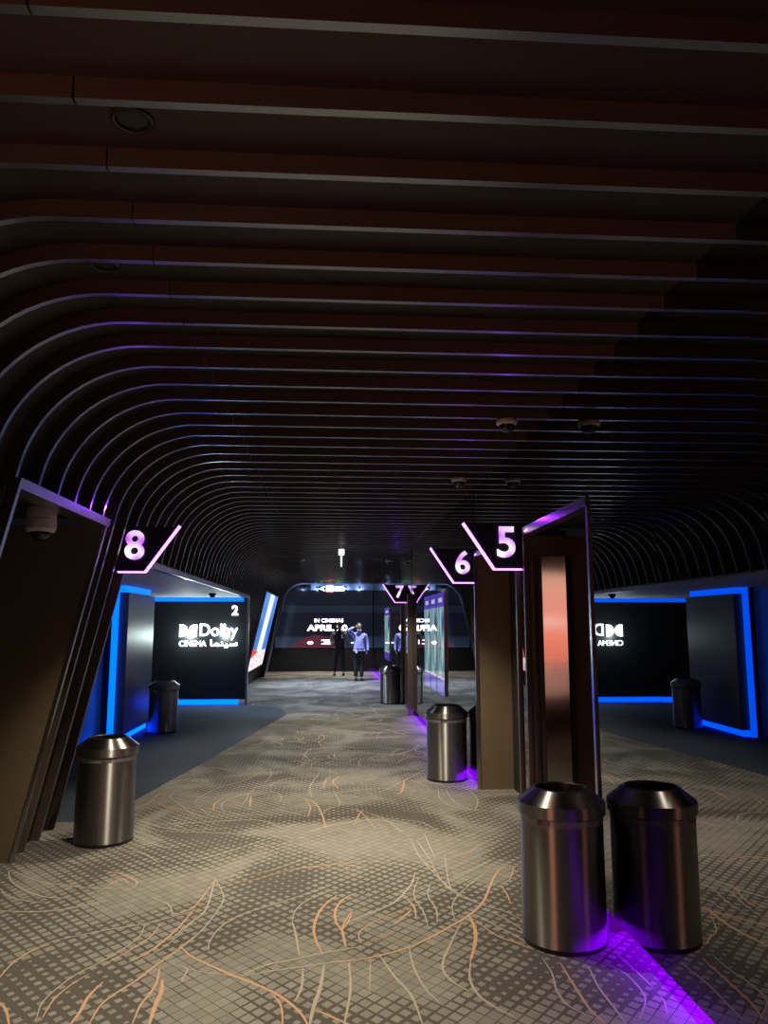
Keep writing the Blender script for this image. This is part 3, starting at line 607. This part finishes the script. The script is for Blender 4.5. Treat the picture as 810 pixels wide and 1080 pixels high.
put(text_mesh('IN CINEMAS', 0.2, 0.004, 0.003, 'text_white', width=1.02, height=0.135), 'title_text', ds, -0.07, -0.008, 1.77)
put(text_mesh('APRIL 20', 0.3, 0.004, 0.012, 'text_white', width=1.42, height=0.22), 'title_text', ds, -0.13, -0.008, 1.51)
MB().prism([(-0.30 + 0.105 * math.cos(a * math.pi / 8) - 0.42, 0.99 + 0.055 * math.sin(a * math.pi / 8)) for a in range(16)], 'y', -0.008, -0.002).build('credit_mark', 'text_white', ds)
for i, (x0, x1) in enumerate(((-0.33, -0.04), (-0.24, 0.0), (-0.33, -0.02))):
    MB().box(x0, x1, -0.008, -0.002, 1.06 - i * 0.062, 1.095 - i * 0.062).build('credit_line', 'text_white', ds)
MB().box(0.72, 1.02, -0.008, -0.002, 0.97, 1.01).build('credit_line', 'text_white', ds)
# hanging direction sign in front of the end wall
hs = thing('direction_sign', 'bright direction sign with an arrow hanging before the end wall', 'sign', (0.02, FY1 - 0.5, 2.87))
MB().box(-0.46, 0.50, 0.0, 0.04, -0.09, 0.09).build('board', 'black', hs)
MB().prism([(-0.44, 0.0), (-0.26, 0.085), (-0.26, 0.04), (-0.36, 0.0), (-0.26, -0.04), (-0.26, -0.085)], 'y', -0.012, 0.0).build('arrow', 'sign_green', hs)
MB().box(-0.20, 0.06, -0.012, 0.0, -0.10, 0.10).build('red_tile', 'sign_red', hs)
for i in range(4): MB().box(0.10 + i * 0.078, 0.165 + i * 0.078, -0.012, 0.0, -0.085, 0.075).build('letter_block', 'sign_green', hs)
MB().prism([(0.41, 0.07), (0.49, -0.005), (0.41, -0.08)], 'y', -0.012, 0.0).build('arrow', 'sign_green', hs)
for x in (-0.3, 0.35): MB().tube((x, 0.02, 0.09), (x, 0.02, 0.255), 0.008).build('hanger', 'trim_metal', hs)
# pendant exit sign seen edge-on
ex = thing('exit_sign', 'small white exit sign hanging edge-on from the slatted ceiling', 'sign', (0.178, 14.0, 0))
MB().tube((0, 0, 2.98), (0, 0, 3.13), 0.012).build('stem', 'trim_metal', ex)
MB().box(-0.05, 0.05, -0.16, 0.16, 2.90, 2.985).build('housing', 'pend_white', ex, bevel=0.01)
MB().box(-0.012, 0.012, -0.15, 0.15, 2.69, 2.90).build('plate', 'pend_green', ex)

# ------------------------------------------------------------------ dome cameras
def dome(loc, label, r=0.066, col='cam_white', grp='ceiling dome cameras'):
    t = thing('dome_camera', label, 'camera', loc, 0, grp)
    MB().lathe([(0, 0.0), (r * 0.95, 0.0), (r * 1.12, -0.010), (r * 1.12, -r * 0.42), (r * 0.98, -r * 0.60), (r * 0.8, -r * 0.62), (0, -r * 0.6)], 28).build('housing', col, t, True)
    p = [(r * 0.86 * math.cos(a * math.pi / 16), -r * 0.58 - r * 0.80 * math.sin(a * math.pi / 16)) for a in range(9)]
    MB().lathe(p, 28).build('dome', 'black_gloss', t, True)
dome((1.21, SY(11) + 0.02, CEIL), 'white dome camera on the ceiling slats, nearest before numeral 5')
dome((1.235, SY(18) - 0.02, CEIL), 'white dome camera on the ceiling slats, between numerals 5 and 6')
dome((1.28, SY(49), CEIL), 'white dome camera on the ceiling slats, above numeral 7')
dome((-2.15, 14.2, 2.20), 'black dome camera under the blue-lit entrance soffit', 0.06, 'black')
t = thing('wall_camera', 'pinkish white camera hanging inside the doorway left of numeral 8', 'camera', (-1.93, 5.22, 2.425))
MB().lathe([(0, 0), (0.075, 0), (0.092, -0.015), (0.095, -0.075), (0.09, -0.078), (0.09, -0.084), (0.096, -0.087), (0.096, -0.15), (0.085, -0.17), (0.07, -0.172), (0, -0.17)], 32).build('housing', 'cam_white', t, True)
MB().lathe([(0.068 * math.cos(a * math.pi / 16), -0.168 - 0.062 * math.sin(a * math.pi / 16)) for a in range(9)], 28).build('dome', 'black_gloss', t, True)

# ------------------------------------------------------------------ trash cans
def make_can():
    t = thing('trash_can', 'can', 'trash can', (0, 0, 0), 0, 'round steel trash cans')
    r = 0.218
    MB().lathe([(0, 0.002), (r - 0.004, 0.002), (r + 0.001, 0.006), (r + 0.001, 0.022), (r - 0.006, 0.024)], 64).build('base', 'black', t, True)
    MB().lathe([(r, 0.020), (r, 0.640), (r - 0.006, 0.640)], 72).build('body', 'steel', t, True)
    MB().lathe([(r + 0.004, 0.610), (r + 0.006, 0.622), (r + 0.004, 0.655)], 64).build('liner_edge', 'bag', t, True)
    l = MB().lathe([(r - 0.01, 0.648), (r + 0.013, 0.648), (r + 0.015, 0.651), (r + 0.015, 0.708), (0.152, 0.772), (0.145, 0.774)], 72).build('lid', 'steel', t, True)
    MB().lathe([(0.145, 0.770), (0.146, 0.776), (0.136, 0.778), (0.130, 0.770), (0.126, 0.70), (0.124, 0.60)], 64).build('rim', 'black', l, True)
    MB().lathe([(0.0, 0.6), (0.125, 0.6)], 32).build('opening', 'black', l)
    MB().box(-0.055, 0.012, -r - 0.0035, -r + 0.02, 0.617, 0.642).build('catch', 'bronze_dark', t)
    return t
can = make_can()
CANS = [(1.25, 4.27, -35, 'large steel trash can nearest the viewer beside its mirror reflection'),
        (-1.73, 6.35, 20, 'steel trash can under numeral 8 against the slatted left wall'),
        (1.262, 8.53, -10, 'steel trash can beside the bronze jamb under numeral 6'),
        (-2.58, 12.44, 60, 'steel trash can in the blue-lit entrance beside the satin wall panel'),
        (1.262, 16.48, 15, 'small distant steel trash can under numeral 7')]
for i, (x, y, rz, lab) in enumerate(CANS):
    o = can if i == 0 else copy_tree(can); o.location = (x, y, 0); o.rotation_euler = (0, 0, R(rz)); o['label'] = lab

# ------------------------------------------------------------------ people
mat('skin', (0.22, 0.12, 0.08), 0.5); mat('hair', (0.012, 0.010, 0.010), 0.6)
mat('shirt_lilac', (0.27, 0.27, 0.66), 0.8, bump=(40, 0.5)); mat('trousers', (0.018, 0.018, 0.022), 0.8, bump=(40, 0.4)); mat('vest', (0.020, 0.022, 0.028), 0.8)
mat('sleeve_grey', (0.42, 0.40, 0.42), 0.8, noise=((0.05, 0.05, 0.06), 45, (1, 1, 1))); mat('shoe', (0.010, 0.010, 0.010), 0.35); mat('mask_white', (0.85, 0.85, 0.88), 0.7)
mat('badge', (0.9, 0.9, 0.9), 0.4)
def skinned(name, chains, m, parent, sub=2):
    """chains: lists of (x, y, z, rx[, ry]); the first point of a later chain may be the name of an earlier joint index"""
    V, E, idx = [], [], {}
    for ch in chains:
        prev = None
        for p in ch:
            key = tuple(round(c, 4) for c in p[:3])
            if key not in idx: idx[key] = len(V); V.append(p)
            if prev is not None: E.append((prev, idx[key]))
            prev = idx[key]
    bm = bmesh.new(); ly = bm.verts.layers.skin.verify()
    vs = []
    for i, p in enumerate(V):
        v = bm.verts.new(p[:3]); v[ly].radius = (p[3], p[4] if len(p) > 4 else p[3]); v[ly].use_root = (i == 0); vs.append(v)
    for a, b in E: bm.edges.new((vs[a], vs[b]))
    me = bpy.data.meshes.new(name); bm.to_mesh(me); bm.free(); me.materials.append(MATS[m])
    o = bpy.data.objects.new(name, me); C.objects.link(o); o.parent = parent
    s = o.modifiers.new('skin', 'SKIN'); s.use_smooth_shade = True; s.branch_smoothing = 0.4
    u = o.modifiers.new('subdivision', 'SUBSURF'); u.levels = sub; u.render_levels = sub
    return o
def hand_chains(wr_, d, side, palm_n):
    """wrist point, forward direction, sideways direction: palm and five separate fingers"""
    wv, d, s = Vector(wr_), Vector(d).normalized(), Vector(side).normalized(); n = Vector(palm_n).normalized()
    out = []; palm = wv + d * 0.085
    P = lambda v, r: (v.x, v.y, v.z, r)
    for k, (off, L) in enumerate(((-0.030, 0.062), (-0.010, 0.075), (0.011, 0.072), (0.031, 0.056))):
        a = wv + d * 0.045 + s * off * 0.7; b = palm + s * off; c = b + d * L * 0.55 + n * 0.008; e = b + d * L * 0.95 + n * 0.028
        out.append([P(wv, 0.026), P(a, 0.017), P(b, 0.0115), P(c, 0.0095), P(e, 0.008)])
    a = wv + d * 0.03 - s * 0.026; out.append([P(wv, 0.026), P(a, 0.015), P(a + d * 0.03 - s * 0.026 + n * 0.01, 0.0105), P(a + d * 0.06 - s * 0.034 + n * 0.022, 0.0088)])
    return out
def head_parts(t, x, y, z, turn, mask):
    """head with a face, built around (x, y, z) = base of skull centre; faces -y, turned by turn"""
    h = bmesh.new(); bmesh.ops.create_uvsphere(h, u_segments=28, v_segments=20, radius=1.0)
    for v in h.verts:
        cx, cy, cz = v.co
        jaw = 1.0 - 0.28 * max(0, -cz) ** 1.3
        X, Yy, Zz = cx * 0.076 * jaw, cy * 0.098 * (1 - 0.10 * max(0, -cz)), cz * 0.118
        if cy < -0.2:
            X0 = abs(cx)
            if X0 < 0.16 and -0.32 < cz < 0.12: Yy -= 0.020 * (1 - X0 / 0.16) * (1 if cz < -0.05 else 0.5)      # nose
            if 0.2 < X0 < 0.55 and 0.0 < cz < 0.22: Yy += 0.008                                               # eye sockets
            if X0 < 0.34 and -0.58 < cz < -0.42: Yy -= 0.005                                                  # lips
        v.co = (X, Yy, Zz)
    for sx in (-1, 1):
        e = bmesh.ops.create_uvsphere(h, u_segments=8, v_segments=6, radius=1.0)['verts']
        for v in e: v.co = (sx * 0.077 + v.co.x * 0.011, 0.012 + v.co.y * 0.02, -0.005 + v.co.z * 0.032)
    M = Matrix.Translation((x, y, z)) @ Matrix.Rotation(turn, 4, 'Z')
    bmesh.ops.transform(h, matrix=M, verts=h.verts)
    me = bpy.data.meshes.new('head'); h.to_mesh(me); h.free(); me.materials.append(MATS['skin']); hd = link('head', me, t, True)
    hr = bmesh.new(); bmesh.ops.create_uvsphere(hr, u_segments=24, v_segments=16, radius=1.0)
    for v in hr.verts:
        c = v.co.copy(); v.co = (c.x * 0.083, c.y * 0.104 + 0.008, c.z * 0.124 + 0.006)
    bmesh.ops.delete(hr, geom=[v for v in hr.verts if v.co.z < 0.05 - 0.0 and v.co.y < 0.01 or v.co.z < -0.04 or (v.co.y < -0.06 and v.co.z < 0.075)], context='VERTS')
    bmesh.ops.transform(hr, matrix=M, verts=hr.verts)
    me = bpy.data.meshes.new('hair'); hr.to_mesh(me); hr.free(); me.materials.append(MATS['hair']); link('hair', me, t, True)
    for sx in (-1, 1):
        eb = bmesh.new(); bmesh.ops.create_uvsphere(eb, u_segments=10, v_segments=8, radius=0.0115)
        for v in eb.verts: v.co += Vector((sx * 0.029, -0.082, 0.010))
        bmesh.ops.transform(eb, matrix=M, verts=eb.verts)
        me = bpy.data.meshes.new('eye'); eb.to_mesh(me); eb.free(); me.materials.append(MATS['black_gloss']); link('eye', me, hd, True)
    if mask:
        k = bmesh.new(); bmesh.ops.create_uvsphere(k, u_segments=24, v_segments=12, radius=1.0)
        for v in k.verts:
            c = v.co.copy(); v.co = (c.x * 0.074, c.y * 0.088 - 0.014, c.z * 0.030 - 0.098)
        bmesh.ops.delete(k, geom=[v for v in k.verts if v.co.y > 0.03], context='VERTS')
        bmesh.ops.transform(k, matrix=M, verts=k.verts)
        me = bpy.data.meshes.new('face_mask'); k.to_mesh(me); k.free(); me.materials.append(MATS['mask_white']); link('face_mask', me, t, True)
def shoes(t, fl, fr, toe):
    for (x, y) in (fl, fr):
        b = bmesh.new(); bmesh.ops.create_uvsphere(b, u_segments=16, v_segments=10, radius=1.0)
        for v in b.verts:
            c = v.co.copy(); v.co = (x + c.x * 0.052 + toe * (x > 0) * 0, y - 0.055 + c.y * 0.145, max(0.0, 0.045 + c.z * (0.05 if c.y > 0 else 0.038)))
        me = bpy.data.meshes.new('shoe'); b.to_mesh(me); b.free(); me.materials.append(MATS['shoe']); link('shoe', me, t, True)

# man in a lilac shirt, one hand raised to his forehead
p1 = thing('person', 'person in lilac shirt and dark trousers with one hand raised to the head', 'person', (0.835, 23.05, 0), R(6))
skinned('trousers', [[(0, 0, 0.92, 0.155, 0.115), (0, 0, 0.86, 0.16, 0.12), (-0.085, 0, 0.76, 0.098), (-0.09, -0.01, 0.48, 0.075), (-0.085, 0.01, 0.10, 0.066)],
                     [(0, 0, 0.86, 0.16, 0.12), (0.085, 0, 0.76, 0.098), (0.085, -0.03, 0.48, 0.075), (0.075, -0.02, 0.10, 0.066)]], 'trousers', p1)
skinned('shirt', [[(0, 0, 1.02, 0.175, 0.135), (0, 0, 0.90, 0.165, 0.125)], [(0, 0, 1.02, 0.175, 0.135), (0, 0.0, 1.16, 0.168, 0.125), (0, 0, 1.30, 0.165, 0.105), (0, 0, 1.385, 0.085, 0.07), (0, 0, 1.43, 0.058)],
                  [(0, 0, 1.30, 0.165, 0.105), (-0.175, 0, 1.345, 0.07), (-0.30, -0.06, 1.42, 0.058), (-0.335, -0.10, 1.455, 0.052), (-0.22, -0.15, 1.525, 0.043), (-0.165, -0.155, 1.555, 0.036)],
                  [(0, 0, 1.30, 0.165, 0.105), (0.180, 0, 1.33, 0.07), (0.235, 0.02, 1.20, 0.06), (0.265, 0.02, 1.07, 0.052), (0.265, -0.02, 0.93, 0.042), (0.245, -0.05, 0.86, 0.036)]], 'shirt_lilac', p1)
skinned('body', [[(0, 0, 1.36, 0.055), (0, -0.005, 1.44, 0.052), (0, -0.01, 1.50, 0.05)]], 'skin', p1)
skinned('hand', hand_chains((-0.165, -0.155, 1.555), (0.85, 0.1, 0.45), (0.2, -0.9, 0.3), (0.3, 0.5, -0.6)), 'skin', p1, 1)
skinned('hand', hand_chains((0.245, -0.05, 0.86), (-0.25, -0.1, -0.95), (0.1, 0.95, -0.1), (-1, 0, 0)), 'skin', p1, 1)
head_parts(p1, 0.0, -0.02, 1.565, R(8), True); shoes(p1, (-0.085, 0.0), (0.075, -0.03), 0.02)
MB().box(-0.125, -0.065, -0.150, -0.140, 0.80, 0.91).build('badge', 'badge', p1, bevel=0.006)
MB().box(0.075, 0.12, -0.128, -0.120, 1.235, 1.26).build('chest_pin', 'badge', p1)
MB().lathe([(0.158, 0.0), (0.176, 0.0), (0.176, 0.035), (0.158, 0.035)], 32, True).build('belt', 'black', p1).location = (0, 0, 0.895)
p1.children[-1].scale = (1.0, 0.80, 1)

# man in a dark vest, further back
p2 = thing('person', 'person in black vest with patterned sleeve standing before the video wall', 'person', (0.285, 25.4, 0), R(-4))
skinned('trousers', [[(0, 0, 0.94, 0.150, 0.112), (0, 0, 0.87, 0.155, 0.118), (-0.10, 0, 0.76, 0.098), (-0.13, -0.01, 0.48, 0.078), (-0.145, 0.0, 0.10, 0.068)],
                     [(0, 0, 0.87, 0.155, 0.118), (0.10, 0, 0.76, 0.098), (0.125, -0.02, 0.48, 0.078), (0.135, -0.01, 0.10, 0.068)]], 'trousers', p2)
skinned('vest', [[(0, 0, 1.03, 0.172, 0.13), (0, 0, 0.91, 0.162, 0.122)], [(0, 0, 1.03, 0.172, 0.13), (0, 0, 1.18, 0.175, 0.125), (0, 0, 1.34, 0.165, 0.105), (0, 0, 1.43, 0.085, 0.07), (0, 0, 1.47, 0.056)]], 'vest', p2)
skinned('sleeve', [[(-0.165, 0, 1.37, 0.068), (-0.235, 0.02, 1.24, 0.060), (-0.275, 0.03, 1.10, 0.052), (-0.235, -0.06, 0.98, 0.043), (-0.19, -0.10, 0.93, 0.036)]], 'sleeve_grey', p2)
skinned('sleeve', [[(0.165, 0, 1.37, 0.070), (0.225, 0.0, 1.24, 0.064), (0.250, 0.0, 1.08, 0.058), (0.255, -0.03, 0.93, 0.050), (0.250, -0.05, 0.85, 0.045)]], 'sleeve_grey', p2)
skinned('body', [[(0, 0, 1.40, 0.055), (0, -0.005, 1.48, 0.052), (0, -0.01, 1.54, 0.05)]], 'skin', p2)
skinned('hand', hand_chains((-0.19, -0.10, 0.93), (0.4, -0.4, -0.8), (0.1, 0.9, -0.3), (1, 0, 0)), 'skin', p2, 1)
skinned('hand', hand_chains((0.250, -0.05, 0.85), (-0.1, -0.1, -0.98), (0.1, 0.95, -0.1), (-1, 0, 0)), 'skin', p2, 1)
head_parts(p2, 0.0, -0.02, 1.60, R(-20), False); shoes(p2, (-0.15, 0.0), (0.14, -0.01), 0.02)
MB().box(0.065, 0.105, -0.130, -0.120, 1.20, 1.30).build('badge', 'badge', p2)
